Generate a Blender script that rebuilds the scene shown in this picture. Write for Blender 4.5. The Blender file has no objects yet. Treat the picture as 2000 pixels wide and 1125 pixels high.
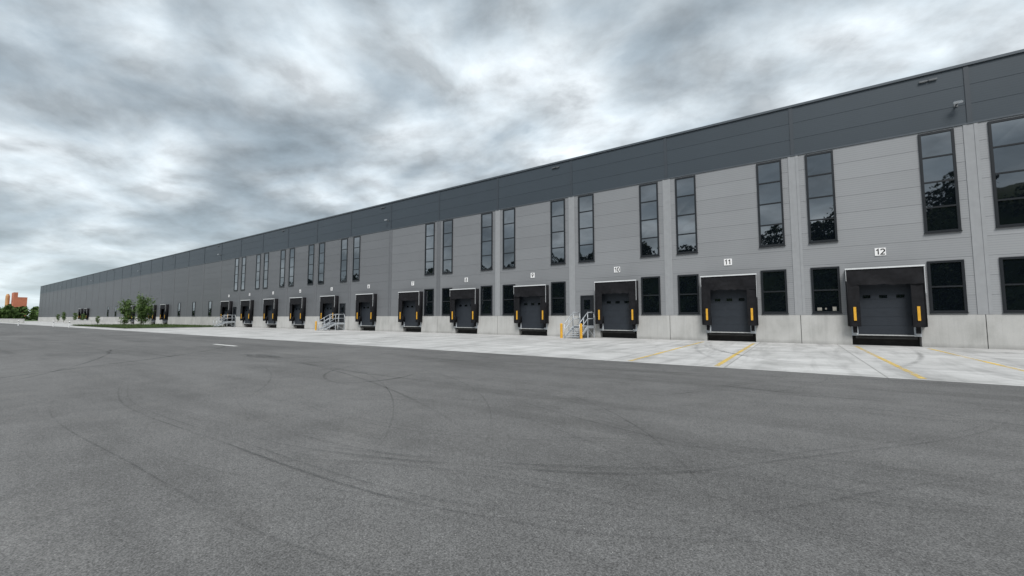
import bpy, math, random
from mathutils import Vector, Matrix
random.seed(7)
scene=bpy.context.scene
COL=scene.collection
FY=31.3      # facade plane
B=7.8        # bay width
J0=8.02      # a bay joint
# ------------------------------------------------------------ materials
def new_mat(name):
    m=bpy.data.materials.new(name); m.use_nodes=True
    nt=m.node_tree; b=nt.nodes["Principled BSDF"]
    return m,nt,b
def L(nt,a,b): nt.links.new(a,b)
def noise(nt,vec,scale,detail=4,rough=.55,dist=0):
    n=nt.nodes.new("ShaderNodeTexNoise"); n.inputs["Scale"].default_value=scale
    n.inputs["Detail"].default_value=detail; n.inputs["Roughness"].default_value=rough
    n.inputs["Distortion"].default_value=dist
    if vec is not None: L(nt,vec,n.inputs["Vector"])
    return n
def ramp(nt,fac,stops,interp=None):
    r=nt.nodes.new("ShaderNodeValToRGB"); e=r.color_ramp.elements
    if interp: r.color_ramp.interpolation=interp
    while len(e)<len(stops): e.new(.5)
    for i,(p,c) in enumerate(stops):
        e[i].position=p; e[i].color=(c,c,c,1) if not isinstance(c,(tuple,list)) else (*c,1)
    L(nt,fac,r.inputs[0]); return r
def mix(nt,a,b,fac,mode='MIX'):
    m=nt.nodes.new("ShaderNodeMix"); m.data_type='RGBA'; m.blend_type=mode
    for s,v in ((m.inputs[0],fac),(m.inputs[6],a),(m.inputs[7],b)):
        if isinstance(v,(int,float)): s.default_value=v
        elif isinstance(v,(tuple,list)): s.default_value=(*v,1)
        else: L(nt,v,s)
    return m.outputs[2]
def math_n(nt,op,a,b=None,c=None):
    m=nt.nodes.new("ShaderNodeMath"); m.operation=op
    for i,v in enumerate((a,b,c)):
        if v is None: continue
        if isinstance(v,(int,float)): m.inputs[i].default_value=v
        else: L(nt,v,m.inputs[i])
    return m.outputs[0]
def bump(nt,b,h,strength,dist):
    n=nt.nodes.new("ShaderNodeBump"); n.inputs["Strength"].default_value=strength
    n.inputs["Distance"].default_value=dist; L(nt,h,n.inputs["Height"]); L(nt,n.outputs[0],b.inputs["Normal"])
def geo_pos(nt):
    g=nt.nodes.new("ShaderNodeNewGeometry"); return g.outputs["Position"]
def mapping(nt,p,scale=(1,1,1),rot=0.,loc=(0,0,0)):
    mp=nt.nodes.new("ShaderNodeMapping"); mp.inputs["Scale"].default_value=scale; mp.inputs["Rotation"].default_value=(0,0,rot)
    mp.inputs["Location"].default_value=loc; L(nt,p,mp.inputs[0]); return mp.outputs[0]
def simple(name,col,rough=.6,metal=0.,var=.12,scale=3.,bumps=0.,ior=None,spec=None):
    m,nt,b=new_mat(name); p=geo_pos(nt)
    n=noise(nt,p,scale,5)
    r=ramp(nt,n.outputs[0],[(.3,1-var),(.7,1+var)])
    L(nt,mix(nt,col,r.outputs[0],1.,'MULTIPLY'),b.inputs["Base Color"])
    b.inputs["Roughness"].default_value=rough; b.inputs["Metallic"].default_value=metal
    if ior: b.inputs["IOR"].default_value=ior
    if spec is not None: b.inputs["Specular IOR Level"].default_value=spec
    if bumps: bump(nt,b,n.outputs[0],bumps,.02)
    return m

def cladding(name,col,col_dimmed,rough,h0,step):
    m,nt,b=new_mat(name); p=geo_pos(nt)
    sx=nt.nodes.new("ShaderNodeSeparateXYZ"); L(nt,p,sx.inputs[0])
    bx=math_n(nt,'FLOOR',math_n(nt,'DIVIDE',math_n(nt,'SUBTRACT',sx.outputs[0],J0),B))
    bz=math_n(nt,'FLOOR',math_n(nt,'DIVIDE',math_n(nt,'SUBTRACT',sx.outputs[2],h0),step))
    cx=nt.nodes.new("ShaderNodeCombineXYZ"); L(nt,bx,cx.inputs[0]); L(nt,bz,cx.inputs[1])
    w=nt.nodes.new("ShaderNodeTexWhiteNoise"); w.noise_dimensions='3D'; L(nt,cx.outputs[0],w.inputs[0])
    r=ramp(nt,w.outputs[0],[(0,.965),(1,1.035)])
    n=noise(nt,mapping(nt,p,(.5,1.,.25)),1.2,4,.5); r2=ramp(nt,n.outputs[0],[(.3,.975),(.7,1.025)])
    f=ramp(nt,math_n(nt,'DIVIDE',bx,-16.),[(0.,0.),(.5,.85),(1.,1.)])  # far bays darkened in the colour to imitate light falling off along the wall
    c=mix(nt,col,col_dimmed,f.outputs[0])
    c=mix(nt,c,r.outputs[0],1.,'MULTIPLY'); c=mix(nt,c,r2.outputs[0],1.,'MULTIPLY')
    fr=math_n(nt,'FRACT',math_n(nt,'DIVIDE',math_n(nt,'SUBTRACT',sx.outputs[2],h0),step/8))
    r3=ramp(nt,fr,[(0,.86),(.16,.86),(.22,1.),(1,1.03)])
    c=mix(nt,c,r3.outputs[0],1.,'MULTIPLY')
    L(nt,c,b.inputs["Base Color"])
    b.inputs["Metallic"].default_value=.0; b.inputs["Roughness"].default_value=rough
    b.inputs["Specular IOR Level"].default_value=.4
    return m

M={}
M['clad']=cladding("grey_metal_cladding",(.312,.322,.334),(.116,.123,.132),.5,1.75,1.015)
M['band']=cladding("slate_metal_cladding",(.050,.065,.079),(.046,.060,.074),.45,11.9,1.053)
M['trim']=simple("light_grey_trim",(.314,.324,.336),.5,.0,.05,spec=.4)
M['trimdimmed']=simple("dimmed_grey_trim",(.146,.153,.163),.5,.0,.05,spec=.4)  # same trim with the far-end light falloff put into its colour
M['bandtrim']=simple("slate_trim",(.042,.053,.065),.5,0,.05)
M['cap']=simple("roof_cap_metal",(.09,.105,.12),.4,.3,.05)
M['frame']=simple("anthracite_frame",(.013,.016,.020),.4,.1,.1)
M['roller']=simple("slate_dock_door",(.028,.034,.043),.5,.0,.08,spec=.3)
M['fabric']=simple("black_rubber_fabric",(.011,.011,.013),.7,0,.35,4,.25,spec=.2)
M['alu']=simple("pale_aluminium",(.70,.72,.73),.5,.1,.05)
M['lip']=simple("worn_leveller_edge",(.42,.43,.43),.6,.1,.2,8)
M['galv']=simple("galvanised_steel",(.50,.53,.56),.45,.2,.12,14)
M['darkgalv']=simple("weathered_grey_metal",(.14,.15,.16),.5,.3,.15,14)
M['yellow']=simple("yellow_paint",(.70,.37,.03),.5,0,.15,6)
M['white']=simple("white_paint",(.88,.88,.88),.5,0,.03)
M['indoorlight']=simple("indoor_light_grey",(.26,.25,.22),.7,0,.3,9)  # tone of the patches that imitate indoor lights
M['ink']=simple("black_ink",(.008,.008,.008),.5,0,.05)
M['pit']=simple("dark_pit_concrete",(.03,.03,.029),.9,0,.3)
M['bark']=simple("tree_bark",(.09,.065,.045),.9,0,.3,20)
M['lampglass']=simple("lamp_glass",(.4,.42,.44),.15,0,.05)

m,nt,b=new_mat("window_glass"); p=geo_pos(nt)
n=noise(nt,p,.8,2); b.inputs["Base Color"].default_value=(.004,.006,.009,1)
b.inputs["Roughness"].default_value=.015; b.inputs["IOR"].default_value=2.9
b.inputs["Specular Tint"].default_value=(.92,.96,1,1)
bump(nt,b,n.outputs[0],.03,.05); M['glass']=m

m,nt,b=new_mat("precast_concrete"); p=geo_pos(nt)
n=noise(nt,mapping(nt,p,(1,1,.6)),.9,7,.6,.2); r=ramp(nt,n.outputs[0],[(.28,(.38,.38,.365)),(.5,(.47,.469,.455)),(.72,(.53,.529,.515))])
n2=noise(nt,p,30,3); r2=ramp(nt,n2.outputs[0],[(.3,.91),(.7,1.06)])
c=mix(nt,r.outputs[0],r2.outputs[0],1.,'MULTIPLY')
sx=nt.nodes.new("ShaderNodeSeparateXYZ"); L(nt,p,sx.inputs[0])
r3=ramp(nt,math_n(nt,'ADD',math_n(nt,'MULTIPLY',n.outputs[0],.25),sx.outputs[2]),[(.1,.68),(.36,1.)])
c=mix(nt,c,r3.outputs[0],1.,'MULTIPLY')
n4=noise(nt,mapping(nt,p,(3.5,1,.15)),1.5,4,.6); r4=ramp(nt,n4.outputs[0],[(.35,.93),(.5,1.)])
c=mix(nt,c,r4.outputs[0],1.,'MULTIPLY')
cx=nt.nodes.new("ShaderNodeCombineXYZ"); L(nt,math_n(nt,'FLOOR',math_n(nt,'DIVIDE',sx.outputs[0],2.6)),cx.inputs[0])
w=nt.nodes.new("ShaderNodeTexWhiteNoise"); L(nt,cx.outputs[0],w.inputs[0]); r5=ramp(nt,w.outputs[0],[(0,.94),(1,1.04)])
c=mix(nt,c,r5.outputs[0],1.,'MULTIPLY')
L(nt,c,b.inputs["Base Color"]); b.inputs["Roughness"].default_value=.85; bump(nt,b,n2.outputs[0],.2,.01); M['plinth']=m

m,nt,b=new_mat("asphalt"); p=geo_pos(nt)
n1=noise(nt,p,.11,5,.6,.4); r1=ramp(nt,n1.outputs[0],[(.3,.80),(.7,1.18)])
n3=noise(nt,p,1.3,6,.7); r3=ramp(nt,n3.outputs[0],[(.3,.87),(.7,1.10)])
n2=noise(nt,p,80,3,.75); r2=ramp(nt,n2.outputs[0],[(.34,.50),(.5,1.),(.66,1.6)])
n6=noise(nt,p,21,3,.7); r6=ramp(nt,n6.outputs[0],[(.34,.87),(.66,1.11)])
n9=noise(nt,p,.45,5,.65,.3); r9=ramp(nt,n9.outputs[0],[(.55,0.),(.72,.22)])
v=nt.nodes.new("ShaderNodeTexVoronoi"); v.inputs["Scale"].default_value=38; L(nt,p,v.inputs["Vector"])
wn=nt.nodes.new("ShaderNodeTexWhiteNoise"); L(nt,v.outputs["Position"],wn.inputs[0])
sp=math_n(nt,'MULTIPLY',math_n(nt,'LESS_THAN',v.outputs["Distance"],.16),math_n(nt,'GREATER_THAN',wn.outputs[0],.95))
c=mix(nt,(.138,.1375,.136),r1.outputs[0],1.,'MULTIPLY'); c=mix(nt,c,r3.outputs[0],1.,'MULTIPLY'); c=mix(nt,c,(.24,.235,.225),r9.outputs[0])
c=mix(nt,c,r2.outputs[0],1.,'MULTIPLY'); c=mix(nt,c,r6.outputs[0],1.,'MULTIPLY')
c=mix(nt,c,(.5,.49,.47),math_n(nt,'MULTIPLY',sp,.6))
n4=noise(nt,mapping(nt,p,(.05,.42,1),.12),1.5,4,.6,.8); r4=ramp(nt,n4.outputs[0],[(.36,.84),(.55,1.03)])
c=mix(nt,c,r4.outputs[0],1.,'MULTIPLY')
L(nt,c,b.inputs["Base Color"]); b.inputs["Roughness"].default_value=.85
b.inputs["Specular IOR Level"].default_value=.2
bump(nt,b,n2.outputs[0],.5,.012); M['asphalt']=m

m,nt,b=new_mat("apron_concrete"); p=geo_pos(nt)
n=noise(nt,p,.5,7,.7,.3); r=ramp(nt,n.outputs[0],[(.3,(.37,.37,.36)),(.5,(.50,.498,.49)),(.7,(.60,.598,.59))])
n2=noise(nt,mapping(nt,p,(.9,.12,1),.3),1.4,5,.65,.5); r2=ramp(nt,n2.outputs[0],[(.33,.72),(.52,1.)])
n7=noise(nt,mapping(nt,p,(.14,1.,1),-.15),1.1,5,.65,.5); r7=ramp(nt,n7.outputs[0],[(.33,.80),(.5,1.)])
sx=nt.nodes.new("ShaderNodeSeparateXYZ"); L(nt,p,sx.inputs[0])
def joints(src,off,step,w):
    f=math_n(nt,'FRACT',math_n(nt,'DIVIDE',math_n(nt,'ADD',src,off),step))
    return math_n(nt,'LESS_THAN',f,w/step)
j=math_n(nt,'MAXIMUM',joints(sx.outputs[0],400-.22+3.9,3.9,.04),joints(sx.outputs[1],.5,5.2,.05))
fx=math_n(nt,'FLOOR',math_n(nt,'DIVIDE',math_n(nt,'ADD',sx.outputs[0],400-.22+3.9),3.9)); fy=math_n(nt,'FLOOR',math_n(nt,'DIVIDE',math_n(nt,'ADD',sx.outputs[1],.5),5.2))
cx=nt.nodes.new("ShaderNodeCombineXYZ"); L(nt,fx,cx.inputs[0]); L(nt,fy,cx.inputs[1])
w=nt.nodes.new("ShaderNodeTexWhiteNoise"); L(nt,cx.outputs[0],w.inputs[0]); r8=ramp(nt,w.outputs[0],[(0,.93),(1,1.05)])
n5=noise(nt,p,40,3); r5=ramp(nt,n5.outputs[0],[(.3,.92),(.7,1.06)])
c=mix(nt,r.outputs[0],r2.outputs[0],1.,'MULTIPLY'); c=mix(nt,c,r7.outputs[0],1.,'MULTIPLY'); c=mix(nt,c,r5.outputs[0],1.,'MULTIPLY'); c=mix(nt,c,r8.outputs[0],1.,'MULTIPLY')
c=mix(nt,c,(.2,.2,.19),math_n(nt,'MULTIPLY',j,.75))
L(nt,c,b.inputs["Base Color"]); b.inputs["Roughness"].default_value=.8; M['apron']=m

m,nt,b=new_mat("grass"); p=geo_pos(nt); n=noise(nt,p,2.5,6,.7)
r=ramp(nt,n.outputs[0],[(.3,(.04,.07,.02)),(.6,(.08,.12,.038)),(.8,(.14,.145,.065))]); L(nt,r.outputs[0],b.inputs["Base Color"])
b.inputs["Roughness"].default_value=.95; bump(nt,b,n.outputs[0],.6,.1); M['grass']=m
m,nt,b=new_mat("leaves"); g=nt.nodes.new("ShaderNodeNewGeometry"); n=noise(nt,g.outputs["Position"],1.6,3)
r=ramp(nt,n.outputs[0],[(.3,(.05,.095,.022)),(.55,(.10,.17,.04)),(.75,(.15,.22,.065))])
L(nt,r.outputs[0],b.inputs["Base Color"]); b.inputs["Roughness"].default_value=.7; M['leaf']=m
def woodmat(name,k):
    m,nt,b=new_mat(name); g=nt.nodes.new("ShaderNodeNewGeometry"); n=noise(nt,g.outputs["Position"],.25,5)
    r=ramp(nt,n.outputs[0],[(.3,(.02*k,.035*k,.012*k)),(.6,(.05*k,.08*k,.025*k)),(.8,(.08*k,.11*k,.04*k))])
    L(nt,r.outputs[0],b.inputs["Base Color"]); b.inputs["Roughness"].default_value=.9; b.inputs["Specular IOR Level"].default_value=.1; return m
M['wood']=woodmat("distant_leaves",1.6); M['wood2']=woodmat("dark_wood_leaves",.45)
def worn(name,col,lo,hi,scale=7,amax=1.):
    m,nt,b=new_mat(name); p=geo_pos(nt); n=noise(nt,p,scale,6,.75)
    n2=noise(nt,p,.6,3)
    r=ramp(nt,math_n(nt,'ADD',math_n(nt,'MULTIPLY',n.outputs[0],.6),math_n(nt,'MULTIPLY',n2.outputs[0],.4)),[(lo,0.),(hi,amax)])
    b.inputs["Base Color"].default_value=(*col,1); b.inputs["Roughness"].default_value=.7
    L(nt,r.outputs[0],b.inputs["Alpha"]); return m
M['linepaint']=worn("worn_yellow_road_paint",(.76,.53,.12),.40,.55,7,.88)
M['whiteline']=worn("worn_white_road_paint",(.8,.8,.78),.30,.42,7,.85)
M['damp']=worn("damp_asphalt",(.04,.04,.04),.42,.6,3,.5)
def tyre(name,a):
    m,nt,b=new_mat(name); p=geo_pos(nt); n=noise(nt,p,.6,3,.6); n2=noise(nt,p,38,2)
    uv=nt.nodes.new("ShaderNodeUVMap"); sx=nt.nodes.new("ShaderNodeSeparateXYZ"); L(nt,uv.outputs[0],sx.inputs[0])
    e=ramp(nt,sx.outputs[1],[(0,0.),(.4,1.),(.6,1.),(1,0.)])
    e2=ramp(nt,sx.outputs[0],[(0,0.),(.3,1.),(.7,1.),(1,0.)])
    r=ramp(nt,n.outputs[0],[(.34,.12),(.62,1.)]); r2=ramp(nt,n2.outputs[0],[(.3,.4),(.6,1.)])
    f=math_n(nt,'MULTIPLY',math_n(nt,'MULTIPLY',e.outputs[0],e2.outputs[0]),math_n(nt,'MULTIPLY',r.outputs[0],r2.outputs[0]))
    L(nt,math_n(nt,'MULTIPLY',f,a),b.inputs["Alpha"])
    b.inputs["Base Color"].default_value=(.045,.045,.045,1); b.inputs["Roughness"].default_value=.8
    b.inputs["Specular IOR Level"].default_value=.2; return m
M['tyre']=tyre("tyre_rubber_film",.46); M['tyre2']=tyre("faint_tyre_film",.32); M['tyre3']=tyre("dark_scuff",.7)
M['film']=tyre("apron_tyre_film",.28)

# ------------------------------------------------------------ mesh builder
class MB:
    def __init__(s): s.v=[];s.f=[];s.m=[]
    def box(s,x0,x1,y0,y1,z0,z1,mi=0):
        n=len(s.v); s.v+=[(x,y,z) for z in(z0,z1) for y in(y0,y1) for x in(x0,x1)]
        for q in((0,1,5,4),(1,3,7,5),(3,2,6,7),(2,0,4,6),(4,5,7,6),(0,2,3,1)):
            s.f.append(tuple(n+i for i in q)); s.m.append(mi)
    def quad(s,a,b,c,d,mi=0):
        n=len(s.v); s.v+=[tuple(a),tuple(b),tuple(c),tuple(d)]; s.f.append((n,n+1,n+2,n+3)); s.m.append(mi)
    def cyl(s,p0,p1,r0,r1=None,k=8,mi=0):
        r1=r0 if r1 is None else r1
        p0=Vector(p0);p1=Vector(p1);d=(p1-p0).normalized()
        a=d.orthogonal().normalized(); c=d.cross(a); n=len(s.v)
        for P,R in((p0,r0),(p1,r1)):
            for i in range(k):
                t=2*math.pi*i/k; s.v.append(tuple(P+(a*math.cos(t)+c*math.sin(t))*R))
        for i in range(k):
            j=(i+1)%k; s.f.append((n+i,n+j,n+k+j,n+k+i)); s.m.append(mi)
        s.f.append(tuple(n+i for i in reversed(range(k)))); s.m.append(mi)
        s.f.append(tuple(n+k+i for i in range(k))); s.m.append(mi)
    def mesh(s,name,mats,smooth=False):
        me=bpy.data.meshes.new(name); me.from_pydata(s.v,[],s.f)
        for m in (mats if isinstance(mats,(list,tuple)) else [mats]): me.materials.append(m)
        me.polygons.foreach_set("material_index",s.m)
        if smooth: me.polygons.foreach_set("use_smooth",[True]*len(s.f))
        me.update(); return me
def boxmesh(name,mat,*bx):
    q=MB()
    for b_ in bx: q.box(*b_)
    return q.mesh(name,mat)
def obj(name,data,parent=None,loc=(0,0,0),rot=None,**kw):
    o=bpy.data.objects.new(name,data); COL.objects.link(o); o.location=loc
    if rot: o.rotation_euler=rot
    if parent: o.parent=parent
    for k,v in kw.items(): o[k]=v
    return o

# ------------------------------------------------------------ ground
def sheet(name,x0,x1,y0,y1,z,mat,**kw):
    q=MB(); q.quad((x0,y0,z),(x1,y0,z),(x1,y1,z),(x0,y1,z)); return obj(name,q.mesh(name,mat),**kw)
sheet("ground",-2500,2500,-2500,2500,-.02,M['grass'],kind="structure")
sheet("asphalt_yard",-290,90,-42,60,-.004,M['asphalt'],kind="structure")
q=MB(); q.quad((-78,14.8,0),(40,14.8,0),(40,FY+.7,0),(-78,FY+.7,0)); q.quad((-270,14.8,0),(-78,14.8,0),(-78,17,0),(-270,17,0))
obj("concrete_apron",q.mesh("concrete_apron",M['apron']),kind="structure")
sheet("far_apron",-270,-114.2,17,FY+.7,.004,M['apron'],kind="structure")
sheet("grass_strip",-114,-78.2,17.2,30.2,.125,M['grass'],kind="structure")
q=MB(); q.box(-114.2,-78,17.0,17.2,-.004,.06); q.box(-114.2,-78,30.2,30.4,-.004,.06)
q.box(-78.2,-78,17.2,30.2,-.004,.06); q.box(-114.2,-114,17.2,30.2,-.004,.06)
obj("kerb",q.mesh("kerb",M['plinth']),kind="structure")
q=MB(); rg=random.Random(8)
for i in range(8000):
    x=rg.uniform(-113.8,-78.4); y=17.3+12.8*rg.random()**1.4; h=rg.uniform(.08,.28)*(1.1-.5*rg.random()); a=rg.uniform(0,3.14); w_=rg.uniform(.03,.08)
    dx,dy=math.cos(a)*w_,math.sin(a)*w_; lx,ly=rg.uniform(-.08,.08),rg.uniform(-.08,.08)
    q.quad((x-dx,y-dy,.12),(x+dx,y+dy,.12),(x+lx+dx*.2,y+ly,.12+h),(x+lx-dx*.2,y+ly,.12+h))
obj("grass_tufts",q.mesh("grass_tufts",M['grass']),kind="stuff",label="ragged green grass blades in the planted strip",category="grass")
for k in (0,1):
    xc=J0-3.9-B*k
    for sgn in(-1,1):
        x=xc+sgn*1.45
        sheet("yellow_lane_marking",x-.08,x+.08,15.1,29.8,.005,M['linepaint'],kind="structure")
q=MB(); q.quad((-28.9,10.3,.003),(-25.9,10.28,.003),(-25.85,10.5,.003),(-28.85,10.52,.003))
obj("white_road_marking",q.mesh("white_road_marking",M['whiteline']),kind="structure")

def strip(points,w,mat,z):
    n=len(points); me_v=[];f=[]
    for i,p in enumerate(points):
        a=Vector(points[max(i-1,0)]);c=Vector(points[min(i+1,n-1)]); d=(c-a).normalized(); nn=Vector((-d.y,d.x))
        P=Vector(p); me_v+=[(*(P+nn*w/2),z),(*(P-nn*w/2),z)]
    for i in range(n-1): f.append((2*i,2*i+1,2*i+3,2*i+2))
    me=bpy.data.meshes.new("tyre_marks"); me.from_pydata(me_v,[],f); me.materials.append(mat)
    ul=me.uv_layers.new(name="UVMap")
    for i,poly in enumerate(me.polygons):
        vals=[(i/(n-1),0),(i/(n-1),1),((i+1)/(n-1),1),((i+1)/(n-1),0)]
        for li,u in zip(poly.loop_indices,vals): ul.data[li].uv=u
    return obj("tyre_marks",me,kind="structure")
def arc(cx,cy,r,a0,a1,n=60):
    out=[]
    for i in range(n+1):
        t=i/n; rr_=r*(1+.03*math.sin(t*5+cx)); a=math.radians(a0+(a1-a0)*t)
        out.append((cx+rr_*math.cos(a),cy+rr_*math.sin(a)))
    return out
def spline(P,off=0.,n=16):
    P=[Vector(p) for p in P]; P=[2*P[0]-P[1]]+P+[2*P[-1]-P[-2]]; out=[]
    for i in range(1,len(P)-2):
        for j in range(n):
            t=j/n; a,b_,c_,d_=P[i-1:i+3]
            out.append(.5*((2*b_)+(c_-a)*t+(2*a-5*b_+4*c_-d_)*t*t+(3*b_-a-3*c_+d_)*t**3))
    out.append(P[-2]); res=[]
    for i,p in enumerate(out):
        d=(out[min(i+1,len(out)-1)]-out[max(i-1,0)]).normalized(); q_=p+Vector((-d.y,d.x))*off; res.append((q_.x,q_.y))
    return res
rs=random.Random(3)
arcs=[(-9,9.5,3.4,120,300,.10,'tyre2'),(-12,9,4.4,20,200,.10,'tyre2'),
 (-26,30,24,265,325,.12,'tyre2'),
 (-10.2,7.2,1.5,-50,50,.18,'tyre3'),(-40,-20,32,35,75,.2,'tyre'),(-60,-10,24,40,80,.2,'tyre2'),
 (-25,11,6,100,330,.14,'tyre2')]
def sweep(x0,y0,heading,length,curv,w,mat,dc=0.):
    pts=[];x=x0;y=y0;h=math.radians(heading);n=50;s=length/n
    for i in range(n+1):
        pts.append((x,y)); x+=math.cos(h)*s; y+=math.sin(h)*s; h+=(curv+dc*i/n)*s
    return pts,w,mat
sw=[(-18,9,-20,14,.04,.09,'tyre2'),(-22,8,5,20,-.03,.10,'tyre2'),(-16,12,-8,20,.03,.11,'tyre'),(-5,12,-25,12,.07,.09,'tyre2'),
 (-30,6,-8,18,-.025,.10,'tyre'),(-34,3,8,24,.02,.11,'tyre2'),(0,5,35,8,-.09,.05,'tyre2')]
for i in range(16):
    R_=rs.uniform(8,26); sg=rs.choice((-1,1))
    sw.append((rs.uniform(-16,2),rs.uniform(3,12),rs.uniform(-35,25),rs.uniform(8,16),sg/R_,rs.uniform(.03,.06),'tyre2',sg*rs.uniform(-.04,.04)))
long_=[([(-14.5,3.2),(-10.29,2.31),(-5.91,2.36),(-3.44,2.46),(-1.9,2.76),(-.84,3.18),(.8,4.2)],'tyre'),
 ([(-9,2.6),(-5.33,2.76),(-2.55,3.71),(-1.17,4.49),(-.04,5.82),(1.92,8.28),(3.2,11)],'tyre'),
 ([(-12,7.6),(-6.25,7.06),(-3.0,7.89),(-.68,12.3),(-.2,14.5)],'tyre2'),
 ([(-6,7.6),(-1.47,5.67),(.11,4.83),(1.43,5.15),(4,6.6)],'tyre2'),
 ([(-11,5.2),(-7,4.1),(-4,4.2),(-1,5.6),(3,6.2),(7,5.6)],'tyre2'),
 ([(-6,1.8),(-3.6,3.1),(-1.6,3.5),(.6,3.4),(3,3.0)],'tyre2')]
zz=.0005
for a in arcs:
    zz+=.0004; strip(arc(*a[:5]),a[5],M[a[6]],zz)
for a in sw:
    zz+=.0003; p_,w_,m_=sweep(*a); strip(p_,w_,M[m_],zz)
for P_,m_ in long_:
    zz+=.0003; strip(spline(P_),.045,M[m_],zz); zz+=.0003; strip(spline(P_,.14),.03,M['tyre2'],zz)
    zz+=.0003; strip(spline(P_,-.9),.035,M['tyre2'],zz)
zz=.006
for i in range(30):
    xc=J0-3.9-B*rs.randint(-1,7)+rs.uniform(-2.5,2.5); zz+=.0004
    R=rs.uniform(10,28); s=rs.choice((-1,1))
    pts=[(xc+s*(R-math.sqrt(R*R-(min(t*.24,R*.95))**2)),29.0-t*.26) for t in range(50)]
    strip(pts,.26,M['tyre2'] if i%3==0 else M['film'],zz)
q=MB(); n=20
q.v=[(-18.2+1.3*math.cos(t*2*math.pi/n)*(1+.25*math.sin(t*1.9)),8.3+.4*math.sin(t*2*math.pi/n)*(1+.2*math.cos(t*2.3)),.022) for t in range(n)]
q.f=[tuple(range(n))]; q.m=[0]
obj("damp_patch",q.mesh("damp_patch",M['damp']),kind="structure")

# ------------------------------------------------------------ warehouse
XL,XR=-272.0,J0+3*B
ware=obj("warehouse",None,loc=(0,FY,0),category="warehouse",label="very long grey metal-clad warehouse with slate upper band")
ZP,ZB,ZT=1.75,11.9,15.2
def profile_wall(name,z0,z1,courses,mat,y0,g=.022,dpt=.012):
    q=MB(); prof=[]
    h=(z1-z0)/courses
    prof.append((y0,z0))
    for i in range(1,courses):
        z=z0+h*i; prof+=[(y0,z-g/2),(y0+dpt,z-g/2+.006),(y0+dpt,z+g/2-.006),(y0,z+g/2)]
    prof.append((y0,z1))
    for a,b_ in zip(prof,prof[1:]):
        q.quad((XL,a[0],a[1]),(XR,a[0],a[1]),(XR,b_[0],b_[1]),(XL,b_[0],b_[1]))
    return obj(name,q.mesh(name,mat),ware)
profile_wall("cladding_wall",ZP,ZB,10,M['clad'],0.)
profile_wall("upper_wall_band",ZB,ZT-.14,3,M['band'],-.02)
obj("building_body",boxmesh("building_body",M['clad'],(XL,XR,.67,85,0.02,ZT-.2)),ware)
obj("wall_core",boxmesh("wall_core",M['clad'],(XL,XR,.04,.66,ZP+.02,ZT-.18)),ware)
obj("roof_coping",boxmesh("roof_coping",M['cap'],(XL-.05,XR+.05,-.10,.7,ZT-.14,ZT)),ware)
obj("drip_flashing",boxmesh("drip_flashing",M['cap'],(XL,XR,-.045,-.022,ZB-.03,ZB+.05)),ware)
nj=int((XR-XL)/B)+1
def jt(mat):
    return boxmesh("wall_joint_trim",mat,(-.27,-.13,-.03,.0,ZP+.01,ZB-.035),(.13,.27,-.03,.0,ZP+.01,ZB-.035),(-.13,.13,-.012,.0,ZP+.01,ZB-.035))
JA,JB=jt(M['trim']),jt(M['trimdimmed'])
JN=boxmesh("band_joint_trim",M['bandtrim'],(-.10,.10,-.05,-.02,ZB+.055,ZT-.145))
for n in range(-2,nj):
    x=J0-B*n
    if x<XL+.4: continue
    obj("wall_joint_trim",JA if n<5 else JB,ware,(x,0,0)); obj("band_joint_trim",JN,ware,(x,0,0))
near=[J0-3.9-B*k for k in range(-2,12)]
far=[J0-3.9-B*k for k in (15,16,17,18,24,25)]
docks=sorted(near+far)
x=XL
for xd in docks+[XR+1.45]:
    x1=min(xd-1.45,XR)
    wd=x1-x; nseg=max(1,round(wd/(2.5 if x>-60 else 8))); w=wd/nseg
    for i in range(nseg):
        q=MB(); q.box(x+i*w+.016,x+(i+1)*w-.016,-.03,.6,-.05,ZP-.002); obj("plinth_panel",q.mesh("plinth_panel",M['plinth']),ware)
    x=xd+1.45
q=MB()
x=XL
for xd in docks+[XR+1.45]:
    q.box(x+.03,min(xd-1.45,XR)-.03,-.008,.5,-.05,ZP-.03); x=xd+1.45
obj("plinth_joint_filler",q.mesh("plinth_joint_filler",M['pit']),ware,kind="stuff")

WW=1.40
def window_frame(w,z0,z1,rows,f=.11):
    q=MB(); y0,y1=-.07,.0
    q.box(0,f,y0,y1,z0,z1); q.box(w-f,w,y0,y1,z0,z1); q.box(f,w-f,y0,y1,z0,z0+f); q.box(f,w-f,y0,y1,z1-f,z1)
    h=(z1-z0)/rows
    for i in range(1,rows): q.box(f,w-f,y0+.006,y1,z0+h*i-.04,z0+h*i+.04)
    q.box(-.03,w+.03,-.10,-.0,z0-.035,z0-.002)
    return q.mesh("window_frame",M['frame'])
def window_glass(w,z0,z1,rows,seed):
    r=random.Random(seed); q=MB(); h=(z1-z0)/rows; f=.07
    for i in range(rows):
        a,b_,c,d=[r.uniform(-.003,.003) for _ in range(4)]
        za,zb=z0+h*i+.02,z0+h*(i+1)-.02
        q.quad((f,-.02+a,za),(w-f,-.02+b_,za),(w-f,-.02+c,zb),(f,-.02+d,zb))
    return q.mesh("glass",M['glass'])
UF=window_frame(WW,6.2,11.78,4); LF=window_frame(WW,1.86,4.65,2)
UG=[window_glass(WW,6.2,11.78,4,s) for s in range(6)]; LG=[window_glass(WW,1.86,4.65,2,s+20) for s in range(6)]
INDOOR=boxmesh("indoor_light_patch",M['indoorlight'],(.24,.46,-.03,-.026,2.02,2.2),(.62,.70,-.03,-.026,2.08,2.18),(.98,1.16,-.03,-.026,2.0,2.24))  # pale patches added on the pane to stand in for lights inside
wc=0
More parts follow.
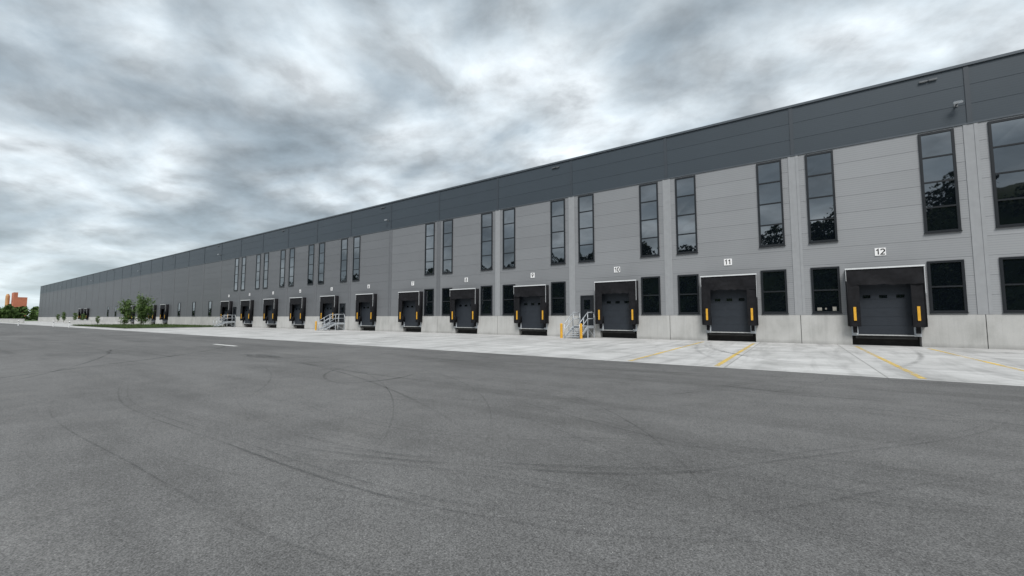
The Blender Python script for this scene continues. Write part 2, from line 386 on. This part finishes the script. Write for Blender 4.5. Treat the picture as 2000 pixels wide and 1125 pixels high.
def add_window(x0,kind,indoor=False):
    global wc; wc+=1
    o=obj("tall_window" if kind=='u' else "ground_floor_window",UF if kind=='u' else LF,ware,(x0,0,0))
    obj("glass",(UG if kind=='u' else LG)[wc%6],o)
    if indoor: obj("indoor_light_patch",INDOOR,o)
def bay(k): return J0-3.9-B*k
upper={-1:'lr',0:'lr',1:'lr',2:'lr',3:'lr',4:'lr',5:'r',6:'l',7:'lr',8:'lr',9:'lr',10:'lr',11:'r'}
lower={-1:'lr',0:'lr',1:'lr',2:'r',3:'lr',4:'lr',5:'r'}
for k,s in upper.items():
    c=bay(k)
    if 'l' in s: add_window(c-3.9+.62,'u')
    if 'r' in s: add_window(c+3.9-.62-WW,'u')
for k,s in lower.items():
    c=bay(k)
    if 'l' in s: add_window(c-3.9+.62,'l',k==0)
    if 'r' in s: add_window(c+3.9-.62-WW,'l')
for k in (12,13,14,20,21): add_window(bay(k)-.7,'l')
# --- loading dock parts
q=MB(); W=1.45
for i in range(6):
    z0=.64+i*.5; q.box(-W,W,-.035,.06,z0+.006,z0+.494)
q.box(-W,W,-.022,.05,.64,3.64)
DOOR=q.mesh("dock_door",M['roller'])
q=MB(); q.box(-.17,.17,-.045,-.036,2.7,2.88); DWIN=q.mesh("dock_door_window",M['glass'])
P=.6
def curtain_mesh(seed):
    r=random.Random(seed); q=MB(); T=4.40
    q.box(-1.64,-1.60,-P,0,1.1,T); q.box(1.60,1.64,-P,0,1.1,T); q.box(-1.60,1.60,-P,0,T-.05,T)
    def grid(x0,x1,z0,z1,nx,nz,amp,jit,yb):
        n=len(q.v)
        for j in range(nz+1):
            for i in range(nx+1):
                u=i/nx;v=j/nz
                z=z0+(z1-z0)*v; x=x0+(x1-x0)*u
                if j==0: z+=r.uniform(-jit,jit)
                y=yb+amp*math.sin(u*9+seed+v*3)*(1-v)+r.uniform(-.008,.008)
                q.v.append((x,y,z))
        for j in range(nz):
            for i in range(nx):
                a=n+j*(nx+1)+i; q.f.append((a,a+1,a+nx+2,a+nx+1)); q.m.append(0)
    grid(-1.6,1.6,3.44,T-.05,16,5,.05,.05,-P+.02)
    grid(-1.6,-1.08,1.08,T-.05,4,12,.025,.01,-P+.05)
    grid(1.08,1.6,1.08,T-.05,4,12,.025,.01,-P+.05)
    for s in(-1,1): q.box(min(s*1.13,s*1.63),max(s*1.13,s*1.63),-P+.09,-.04,1.12,1.7)
    return q.mesh("shelter_curtain",M['fabric'],True)
CUR=[curtain_mesh(s) for s in range(5)]
q=MB()
q.box(-1.68,1.68,-P-.03,-P+.02,4.36,4.44); q.box(1.641,1.66,-P-.01,-P+.02,2.9,4.36); q.box(-1.66,-1.641,-P-.01,-P+.02,3.7,4.36)
SHF=q.mesh("shelter_frame",M['alu'])
STR=boxmesh("warning_strip",M['yellow'],(-.06,.06,-P+.005,-P+.06,1.42,2.2))
LIP=boxmesh("dock_leveller",M['lip'],(-1.2,1.2,-.16,.3,.575,.635))
PIT=boxmesh("dock_pit",M['pit'],(-1.45,1.45,.45,.62,-.05,.64),(-1.3,1.3,-.05,.44,.40,.54))
BRK=boxmesh("buffer_bracket",M['galv'],(-.10,.10,-.14,-.051,.62,1.2),(-.15,.15,-.05,-.031,.55,1.25))
BUF=boxmesh("rubber_buffer",M['fabric'],(-.09,.09,-.30,-.142,.72,1.15))
for i,xd in enumerate(docks):
    d=obj("loading_dock",SHF,ware,(xd,0,0))
    obj("dock_door",DOOR,d); obj("shelter_curtain",CUR[i%5],d)
    if xd>-90:
        for xx in(-.72,0,.72): obj("dock_door_window",DWIN,d,(xx,0,0))
    for s in(-1,1):
        if xd>-90: obj("buffer_bracket",BRK,d,(s*1.33,0,0)); obj("rubber_buffer",BUF,d,(s*1.33,0,0))
        obj("warning_strip",STR,d,(s*1.33,0,0))
    obj("dock_leveller",LIP,d); obj("dock_pit",PIT,d)

# --- personnel doors and stairs
DZ=.95; w=1.15
PD=boxmesh("personnel_door",M['frame'],(0,.09,-.08,0,DZ,DZ+2.45),(w-.09,w,-.08,0,DZ,DZ+2.45),(.09,w-.09,-.08,0,DZ+2.36,DZ+2.45),(.09,w-.09,-.04,.0,DZ,DZ+2.36))
PH=boxmesh("door_handle",M['galv'],(.92,.96,-.10,-.04,DZ+1.0,DZ+1.16),(.82,.96,-.12,-.10,DZ+1.06,DZ+1.09))
q=MB(); q.quad((.3,-.042,DZ+1.3),(w-.3,-.042,DZ+1.3),(w-.3,-.042,DZ+2.1),(.3,-.042,DZ+2.1)); PG=q.mesh("door_glass",M['glass'])
def stair_parts():
    tread=MB(); sw=1.3; n=5; ld=1.3; run=.27
    tread.box(0,sw,-ld,-.04,DZ-.05,DZ)
    for i in range(n):
        z=DZ-(i+1)*DZ/(n+1); y=-ld-run*i
        tread.box(.04,sw-.04,y-run,y-.015,z-.04,z)
    yb=-ld-run*(n+.6); frame=MB(); rail=MB(); x=0
    frame.box(x,x+.05,-ld,-.04,DZ-.2,DZ-.052)
    frame.v+=[(x,-ld,DZ),(x+.05,-ld,DZ),(x+.05,-ld,DZ-.22),(x,-ld,DZ-.22),(x,yb,.16),(x+.05,yb,.16),(x+.05,yb,.0),(x,yb,.0)]
    for f in((0,3,2,1),(4,5,6,7),(0,1,5,4),(1,2,6,5),(2,3,7,6),(3,0,4,7)): frame.f.append(tuple(8+i for i in f)); frame.m.append(0)
    frame.box(x-.01,x+.06,-ld-.03,-ld+.04,0,DZ-.2); frame.box(x-.01,x+.06,-.12,-.05,0,DZ-.2)
    frame.cyl((x+.02,-.1,.05),(x+.02,-ld,DZ-.2),.02)
    xc=x+.025
    for hgt in(1.05,.55):
        rail.cyl((xc,-.08,DZ+hgt),(xc,-ld,DZ+hgt),.032); rail.cyl((xc,-ld,DZ+hgt),(xc,yb,.1+hgt),.032)
    for y,zb in((-.08,DZ),(-ld,DZ),((-ld+yb)/2,DZ/2+.05),(yb,.05)):
        rail.cyl((xc,y,zb-.05),(xc,y,zb+1.05),.032)
    return tread.mesh("stair_tread",M['galv']),frame.mesh("stair_frame",M['galv']),rail.mesh("handrail",M['galv'],True)
ST,SF,SR=stair_parts()
q=MB(); q.cyl((0,0,0),(0,0,1.1),.10,k=16); q.cyl((0,0,1.1),(0,0,1.15),.10,.06,k=16); BOLL=q.mesh("bollard_post",M['yellow'],False)
q=MB(); q.cyl((0,0,0),(0,0,.03),.16,k=16); BBASE=q.mesh("bollard_base",M['galv'])
def stair_at(xl,boll):
    d=obj("personnel_door",PD,ware,(xl,0,0)); obj("door_handle",PH,d); obj("door_glass",PG,d)
    s=obj("metal_staircase",None,loc=(xl-.08,FY-.04,0),category="staircase",group="external metal stairs at the docks",
        label="galvanised steel staircase with handrails up to a grey service door")
    obj("stair_tread",ST,s)
    for xx in(0,1.25): obj("stair_frame",SF,s,(xx,0,0)); obj("handrail",SR,s,(xx,0,0))
    for dx in boll:
        b_=obj("bollard",None,loc=(xl+dx,FY-3.05,0),category="bollard",group="yellow bollards guarding the stairs",
          label="yellow steel bollard standing at the foot of metal stairs")
        obj("bollard_post",BOLL,b_); obj("bollard_base",BBASE,b_)
stair_at(bay(2)-3.9+.75,(-.22,1.42)); stair_at(bay(7)+3.9-1.9,(-.22,)); stair_at(bay(11)+3.9-1.9,())

# --- number plates with sans-serif stroke digits
def ell(cx,cz,rx,rz,a0,a1,n=14):
    return [(cx+rx*math.cos(math.radians(a0+(a1-a0)*i/n)),cz+rz*math.sin(math.radians(a0+(a1-a0)*i/n))) for i in range(n+1)]
DG={'0':[ell(.3,.5,.26,.5,0,360,24)],'1':[[(.08,.74),(.34,.97),(.34,0)]],
 '2':[ell(.3,.7,.26,.28,165,-25)+[(.04,.02),(.6,.02)]],
 '3':[ell(.28,.74,.24,.24,150,-90)+ell(.28,.26,.28,.26,90,-150)[1:]],
 '4':[[(.46,0),(.46,.97),(.02,.28),(.64,.28)]],
 '5':[[(.54,.98),(.14,.98),(.09,.52)]+ell(.29,.32,.27,.30,125,-150)],
 '6':[ell(.3,.29,.26,.28,0,360,20),[(.5,.98),(.2,.66),(.05,.36)]],
 '7':[[(.02,.98),(.56,.98),(.2,0)]],
 '8':[ell(.3,.25,.27,.25,0,360,20),ell(.3,.75,.22,.23,0,360,20)],
 '9':[ell(.3,.71,.26,.28,0,360,20),[(.1,.02),(.4,.34),(.55,.64)]]}
def digit_mesh(num,H=.31,t=.060):
    q=MB(); adv=.66*H if num[0]=='1' else .8*H; W_=adv*(len(num)-1)+.6*H; x0=-W_/2; yo=0
    for ch in num:
        for pl in DG[ch]:
            pts=[Vector((x0+p[0]*H,p[1]*H-H/2)) for p in pl]; n=len(pts); closed=(pts[0]-pts[-1]).length<1e-4
            L_=[];R_=[]
            for i in range(n):
                a=pts[i-1] if i>0 else (pts[-2] if closed else pts[0]); c=pts[i+1] if i<n-1 else (pts[1] if closed else pts[-1])
                d1=(pts[i]-a).normalized() if (pts[i]-a).length>1e-6 else (c-pts[i]).normalized()
                d2=(c-pts[i]).normalized() if (c-pts[i]).length>1e-6 else d1
                d=(d1+d2).normalized(); nn=Vector((-d.y,d.x)); k=1/max(.5,abs(nn.dot(Vector((-d1.y,d1.x)))))
                L_.append(pts[i]+nn*t/2*k); R_.append(pts[i]-nn*t/2*k)
            for i in range(n-1):
                q.quad((R_[i].x,yo,R_[i].y),(R_[i+1].x,yo,R_[i+1].y),(L_[i+1].x,yo,L_[i+1].y),(L_[i].x,yo,L_[i].y))
            yo-=.0006
        x0+=adv
    return q.mesh("sign_number",M['ink'])
PL=boxmesh("sign_plate",M['white'],(-.24,.24,-.03,0,-.22,.22))
PS=boxmesh("sign_plate",M['white'],(-.20,.20,-.03,0,-.22,.22))
for k in range(12):
    num=str(12-k)
    s=obj("number_sign",None,loc=(bay(k),FY-.001,5.36),category="sign",group="dock number plates on the wall",label=f"white wall plate with black number {num} above a loading dock")
    obj("sign_plate",PL if len(num)>1 else PS,s); obj("sign_number",digit_mesh(num),s,(0,-.033,0))
# --- floodlights and lamps
FA=boxmesh("lamp_bracket",M['darkgalv'],(-.03,.03,-.35,-.03,-.02,.03),(-.08,.08,-.03,0,-.08,.08))
q=MB(); q.box(-.17,.17,-.08,.08,-.05,.04)
for i in range(7): q.box(-.15+i*.045,-.138+i*.045,-.07,.07,.04,.07)
FH=q.mesh("lamp_housing",M['galv'])
FG=boxmesh("lamp_glass",M['lampglass'],(-.14,.14,-.06,.06,-.062,-.051))
for i in range(6):
    s=obj("floodlight",None,loc=(7.55-46.8*i,FY-.02,13.0),category="floodlight",group="floodlights on the upper wall",label="grey metal floodlight on a bracket on the slate wall band")
    obj("lamp_bracket",FA,s); h=obj("lamp_housing",FH,s,(0,-.4,.02),(math.radians(25),0,0)); obj("lamp_glass",FG,h)
LBH=boxmesh("lamp_housing",M['darkgalv'],(-.36,-.03,-.10,0,-.035,.035),(.03,.36,-.10,0,-.035,.035),(-.03,.03,-.05,0,-.02,.02))
LBG=boxmesh("lamp_glass",M['lampglass'],(-.34,-.05,-.08,-.02,-.046,-.036)); 
for i in range(9):
    s=obj("wall_lamp",None,loc=(6.55-23.4*i,FY-.03,14.72),category="wall lamp",group="lamps under the roof edge",label="slim dark twin wall lamp below the warehouse roof edge")
    obj("lamp_housing",LBH,s); obj("lamp_glass",LBG,s); obj("lamp_glass",LBG,s,(.39,0,0))

# ------------------------------------------------------------ trees
def make_tree(h,r0,nleaf,seed,cb=.22,leaf=.13,nb=34):
    r=random.Random(seed); t=MB(); c=MB()
    lean=(r.uniform(-.1,.1),r.uniform(-.1,.1)); pts=[]
    for i in range(6):
        u=i/5; pts.append(Vector((lean[0]*u*u*h*.3,lean[1]*u*u*h*.3,u*h*.9)))
    for i in range(5): t.cyl(pts[i],pts[i+1],.013*h*(1-i/5.5),.013*h*(1-(i+1)/5.5))
    tips=[]
    for i in range(nb):
        u=cb+(.98-cb)*(i+r.random())/nb; j=min(int(u*5),4); P_=pts[j].lerp(pts[j+1],u*5-j)
        a=r.uniform(0,6.28); v=(u-cb)/(1-cb); prof=(.55+.9*v)*(1-v)**.55*1.15+.12
        ln=r0*prof*r.uniform(.55,1.15); e=P_+Vector((math.cos(a)*ln,math.sin(a)*ln,ln*r.uniform(.7,1.5)))
        t.cyl(P_,e,.004*h*(1-u*.6),.001*h,5); tips.append((P_,e,ln))
    tot=sum(x[2] for x in tips)
    for P_,e,ln in tips:
        for i in range(int(nleaf*ln/tot)):
            q_=P_.lerp(e,r.uniform(.15,1.12)); s=r0*.16
            q_=q_+Vector((r.gauss(0,s),r.gauss(0,s),r.gauss(0,s*1.1)))
            n=Vector((r.gauss(0,1),r.gauss(0,1),r.gauss(.6,1))).normalized(); a=n.orthogonal().normalized(); b_=n.cross(a)
            L_=leaf*r.uniform(.6,1.3)
            c.quad(q_-a*L_,q_-b_*L_*.6,q_+a*L_,q_+b_*L_*.6)
    return t.mesh("trunk",M['bark'],True),c.mesh("crown",M['leaf'])
def place_tree(me,loc,label,group,rot=0,s=1):
    o=obj("young_tree",None,loc=loc,rot=(0,0,rot),category="tree",label=label,group=group); o.scale=(s,s,s)
    obj("trunk",me[0],o); obj("crown",me[1],o)
TA=make_tree(4.9,1.05,2100,1,cb=.06,leaf=.12); TB=make_tree(5.1,1.5,3200,2,cb=.06,nb=42,leaf=.12); TC=make_tree(4.0,.7,1000,3,leaf=.12)
G="young trees on the grass strip"
place_tree(TA,(-101.8,22.3,.12),"slender young leafy tree growing in the grass strip",G)
place_tree(TB,(-96.0,23.2,.12),"broader young leafy tree growing in the grass strip",G,1)
place_tree(TC,(-109,20,.12),"small thin sapling growing in the grass strip",G,4,.45)
for i in range(4):
    place_tree(TC,(-166-i*13,27.5+(i%2)*.5,0),"small dark green tree standing before the warehouse wall","small trees along the warehouse wall",i*1.3,.7+.08*(i%3))

def concrete_wall(x0,x1,y0,y1,h,label):
    o=obj("retaining_wall",None,category="wall",label=label,group="low concrete walls beside the yard",loc=(x0,y0,0))
    obj("wall_panel",boxmesh("wall_panel",M['plinth'],(x0,x1,y0,y1,0,h)),o,(-x0,-y0,0))
    obj("wall_coping",boxmesh("wall_coping",M['plinth'],(x0-.03,x1+.03,y0-.04,y1+.04,h+.001,h+.08)),o,(-x0,-y0,0))
concrete_wall(-170,-114.5,24.6,24.9,.85,"low pale concrete retaining wall beside the yard")
concrete_wall(-262,-176,17.5,17.8,1.15,"low pale concrete retaining wall beside the yard")
concrete_wall(-112,-105,26.6,26.9,1.3,"short higher concrete wall beside the young trees")
q=MB(); q.cyl((0,0,0),(0,0,.95),.07,k=12); q.cyl((0,0,.95),(0,0,1.0),.07,.03,k=12); WP=q.mesh("post_shaft",M['white'])
q=MB(); q.cyl((0,0,.72),(0,0,.84),.073,k=12); WB=q.mesh("post_band",M['ink'])
for (x,y) in((-107.5,14.2),(-124,11.8),(-96,14.4)):
    o=obj("marker_post",None,loc=(x,y,0),category="post",group="white marker posts at the asphalt edge",label="short white marker post with dark band at the asphalt edge")
    obj("post_shaft",WP,o); obj("post_band",WB,o)

fac=obj("distant_factory",None,loc=(-620,57.5,0),category="factory",label="distant muted orange industrial halls and silo beyond trees")
obj("factory_hall",boxmesh("factory_hall",simple("orange_panel",(.52,.17,.10),.7,0,.15,.3),(-8,8,-3.5,-1,0,25.5),(-8,8,-1,5,0,21)),fac)
sm=simple("sand_panel",(.55,.30,.14),.7,0,.15,.3)
q=MB(); q.cyl((0,0,0),(0,0,22),1.4,k=16); q.cyl((0,0,22),(0,0,24),1.4,.7,k=16); obj("silo",q.mesh("silo",sm),fac,(0,-6.5,0))

def wood(name,fn,count,size,seed,label,mat):
    r=random.Random(seed); c=MB()
    for i in range(count):
        P_=Vector(fn(r)); n=Vector((r.gauss(0,1),r.gauss(0,1),r.gauss(.5,1))).normalized(); a=n.orthogonal().normalized(); b_=n.cross(a)
        s=size*r.uniform(.5,1.3); c.quad(P_-a*s,P_-b_*s*.7,P_+a*s,P_+b_*s*.7)
    obj(name,c.mesh(name,mat),kind="stuff",label=label,category="woods")
rr=random.Random(11)
crs=[]
while len(crs)<170:
    x=rr.uniform(-430,-330); y=rr.uniform(-80,140); crs.append((x,y,rr.uniform(4.5,8.),rr.uniform(3,6)))
def f1(r):
    x,y,h,w=r.choice(crs); th=r.uniform(0,6.28); u=r.random()**.5
    v=r.uniform(0,1); k=math.sin(math.pi*(.15+.8*v))
    return (x+math.cos(th)*w*u*k,y+math.sin(th)*w*u*k,.3+h*v)
wood("distant_treeline",f1,28000,.8,5,"distant green treeline along the horizon beyond the yard",M['wood'])
def crest(x):
    pts=[(-300,20),(-200,21),(-110,21),(-90,22),(-60,23),(-25,23),(0,25),(20,30),(40,35),(70,38),(160,30)]
    for (a,ha),(c,hc) in zip(pts,pts[1:]):
        if a<=x<=c: return ha+(hc-ha)*(x-a)/(c-a)-4+1.0*math.sin(x*.21)
    return 14
def hh(x,y):
    d=max(0,min(1,(-y-46)/30)); return crest(x)*(d*d*(3-2*d))
q=MB(); nx,ny=90,14
for j in range(ny+1):
    for i in range(nx+1):
        x=-300+460*i/nx; y=-46-80*j/ny; q.v.append((x,y,hh(x,y)-.03))
for j in range(ny):
    for i in range(nx):
        a=j*(nx+1)+i; q.f.append((a,a+1,a+nx+2,a+nx+1)); q.m.append(0)
obj("hill",q.mesh("hill",M['wood2'],True),kind="structure")
crs2=[]
for i in range(620):
    x=rr.uniform(-280,140); y=rr.uniform(-84,-50); crs2.append((x,y,hh(x,y),rr.uniform(4,8),rr.uniform(2.5,4.5)))
def f2(r):
    x,y,z,h,w=r.choice(crs2); th=r.uniform(0,6.28); v=r.random(); k=math.sin(math.pi*(.12+.85*v)); u=r.random()**.4
    return (x+math.cos(th)*w*u*k,y+math.sin(th)*w*u*k,z+.5+h*v)
wood("hillside_wood",f2,120000,.48,6,"dense dark green woodland covering the hillside opposite the warehouse",M['wood2'])

# ------------------------------------------------------------ world
w=bpy.data.worlds.new("World"); scene.world=w; w.use_nodes=True; nt=w.node_tree
for n_ in list(nt.nodes): nt.nodes.remove(n_)
out=nt.nodes.new("ShaderNodeOutputWorld")
SE,SAZ=math.radians(52),math.radians(150)
sky=nt.nodes.new("ShaderNodeTexSky"); sky.sky_type='NISHITA'; sky.sun_disc=False; sky.sun_elevation=SE; sky.sun_rotation=SAZ
b1=nt.nodes.new("ShaderNodeBackground"); b1.inputs[1].default_value=.12; L(nt,sky.outputs[0],b1.inputs[0])
tc=nt.nodes.new("ShaderNodeTexCoord"); sx=nt.nodes.new("ShaderNodeSeparateXYZ"); L(nt,tc.outputs["Generated"],sx.inputs[0])
zc=math_n(nt,'ADD',math_n(nt,'MAXIMUM',sx.outputs[2],0.),.21)
px=math_n(nt,'DIVIDE',sx.outputs[0],zc); py=math_n(nt,'DIVIDE',sx.outputs[1],zc)
cb=nt.nodes.new("ShaderNodeCombineXYZ"); L(nt,px,cb.inputs[0]); L(nt,py,cb.inputs[1])
def blob(az,el,width):
    a,e=math.radians(az),math.radians(el)
    v=nt.nodes.new("ShaderNodeVectorMath"); v.operation='DOT_PRODUCT'; L(nt,tc.outputs["Generated"],v.inputs[0])
    v.inputs[1].default_value=(-math.sin(a)*math.cos(e),math.cos(a)*math.cos(e),math.sin(e))
    mr=nt.nodes.new("ShaderNodeMapRange"); mr.interpolation_type='SMOOTHSTEP'; L(nt,v.outputs["Value"],mr.inputs[0])
    mr.inputs[1].default_value=math.cos(math.radians(width)); mr.inputs[2].default_value=1.; return mr.outputs[0]
banks=math_n(nt,'ADD',math_n(nt,'MULTIPLY',blob(80,20,24),.03),math_n(nt,'MULTIPLY',blob(50,30,15),.02))
banks=math_n(nt,'ADD',banks,math_n(nt,'MULTIPLY',blob(64,34,10),-.02))
vv=mapping(nt,cb.outputs[0],(.86,1.0,1),math.radians(-32),(14.3,3.1,0))
wrp=noise(nt,vv,1.5,2,.5,0)
vm=nt.nodes.new("ShaderNodeVectorMath"); vm.operation='MULTIPLY_ADD'; L(nt,wrp.outputs["Color"],vm.inputs[0]); vm.inputs[1].default_value=(.22,.22,0); L(nt,vv,vm.inputs[2])
V0=vm.outputs[0]
big=noise(nt,V0,1.45,2,.5,0).outputs[0]
def mid(off):
    vo=nt.nodes.new("ShaderNodeVectorMath"); vo.operation='ADD'; L(nt,V0,vo.inputs[0]); vo.inputs[1].default_value=(off[0],off[1],0)
    return noise(nt,vo.outputs[0],3.4,8,.55,0).outputs[0]
m1,m2=mid((0,0)),mid((-.045,.06))
d1=math_n(nt,'ADD',math_n(nt,'ADD',math_n(nt,'MULTIPLY',big,.56),math_n(nt,'MULTIPLY',m1,.44)),banks)
r=ramp(nt,d1,[(.40,(.70,.75,.785)),(.46,(.56,.62,.66)),(.515,(.42,.475,.515)),(.565,(.29,.34,.38)),(.65,(.19,.235,.27))],'B_SPLINE')
lit=math_n(nt,'MINIMUM',math_n(nt,'MAXIMUM',math_n(nt,'ADD',math_n(nt,'MULTIPLY',math_n(nt,'SUBTRACT',m1,m2),2.3),1.),.68),1.32)
c=mix(nt,r.outputs[0],lit,1.,'MULTIPLY')
hz=math_n(nt,'POWER',math_n(nt,'SUBTRACT',1.,math_n(nt,'MAXIMUM',sx.outputs[2],0.)),9.)
c=mix(nt,c,(.62,.72,.75),math_n(nt,'MULTIPLY',hz,.7))
b2=nt.nodes.new("ShaderNodeBackground"); L(nt,c,b2.inputs[0]); b2.inputs[1].default_value=1.3
ms=nt.nodes.new("ShaderNodeMixShader"); ms.inputs[0].default_value=.95; L(nt,b1.outputs[0],ms.inputs[1]); L(nt,b2.outputs[0],ms.inputs[2])
L(nt,ms.outputs[0],out.inputs[0])
w.cycles.sampling_method='MANUAL'; w.cycles.sample_map_resolution=512
sl=bpy.data.lights.new("sun",'SUN'); sl.energy=3.0; sl.angle=math.radians(25); sl.color=(1,.97,.935)
so=obj("sun",sl); d=Vector((math.sin(SAZ)*math.cos(SE),math.cos(SAZ)*math.cos(SE),math.sin(SE)))
so.rotation_euler=d.to_track_quat('Z','Y').to_euler(); so.location=(20,-20,60)

cam=bpy.data.cameras.new("camera"); cam.sensor_width=36; cam.lens=14.49; cam.clip_end=6000; cam.clip_start=.05
co=obj("camera",cam,loc=(0,0,1.6),rot=(math.radians(90+4.09),0,math.radians(34.53)))
scene.camera=co
scene.view_settings.view_transform='Standard'; scene.view_settings.look='None'; scene.view_settings.exposure=0
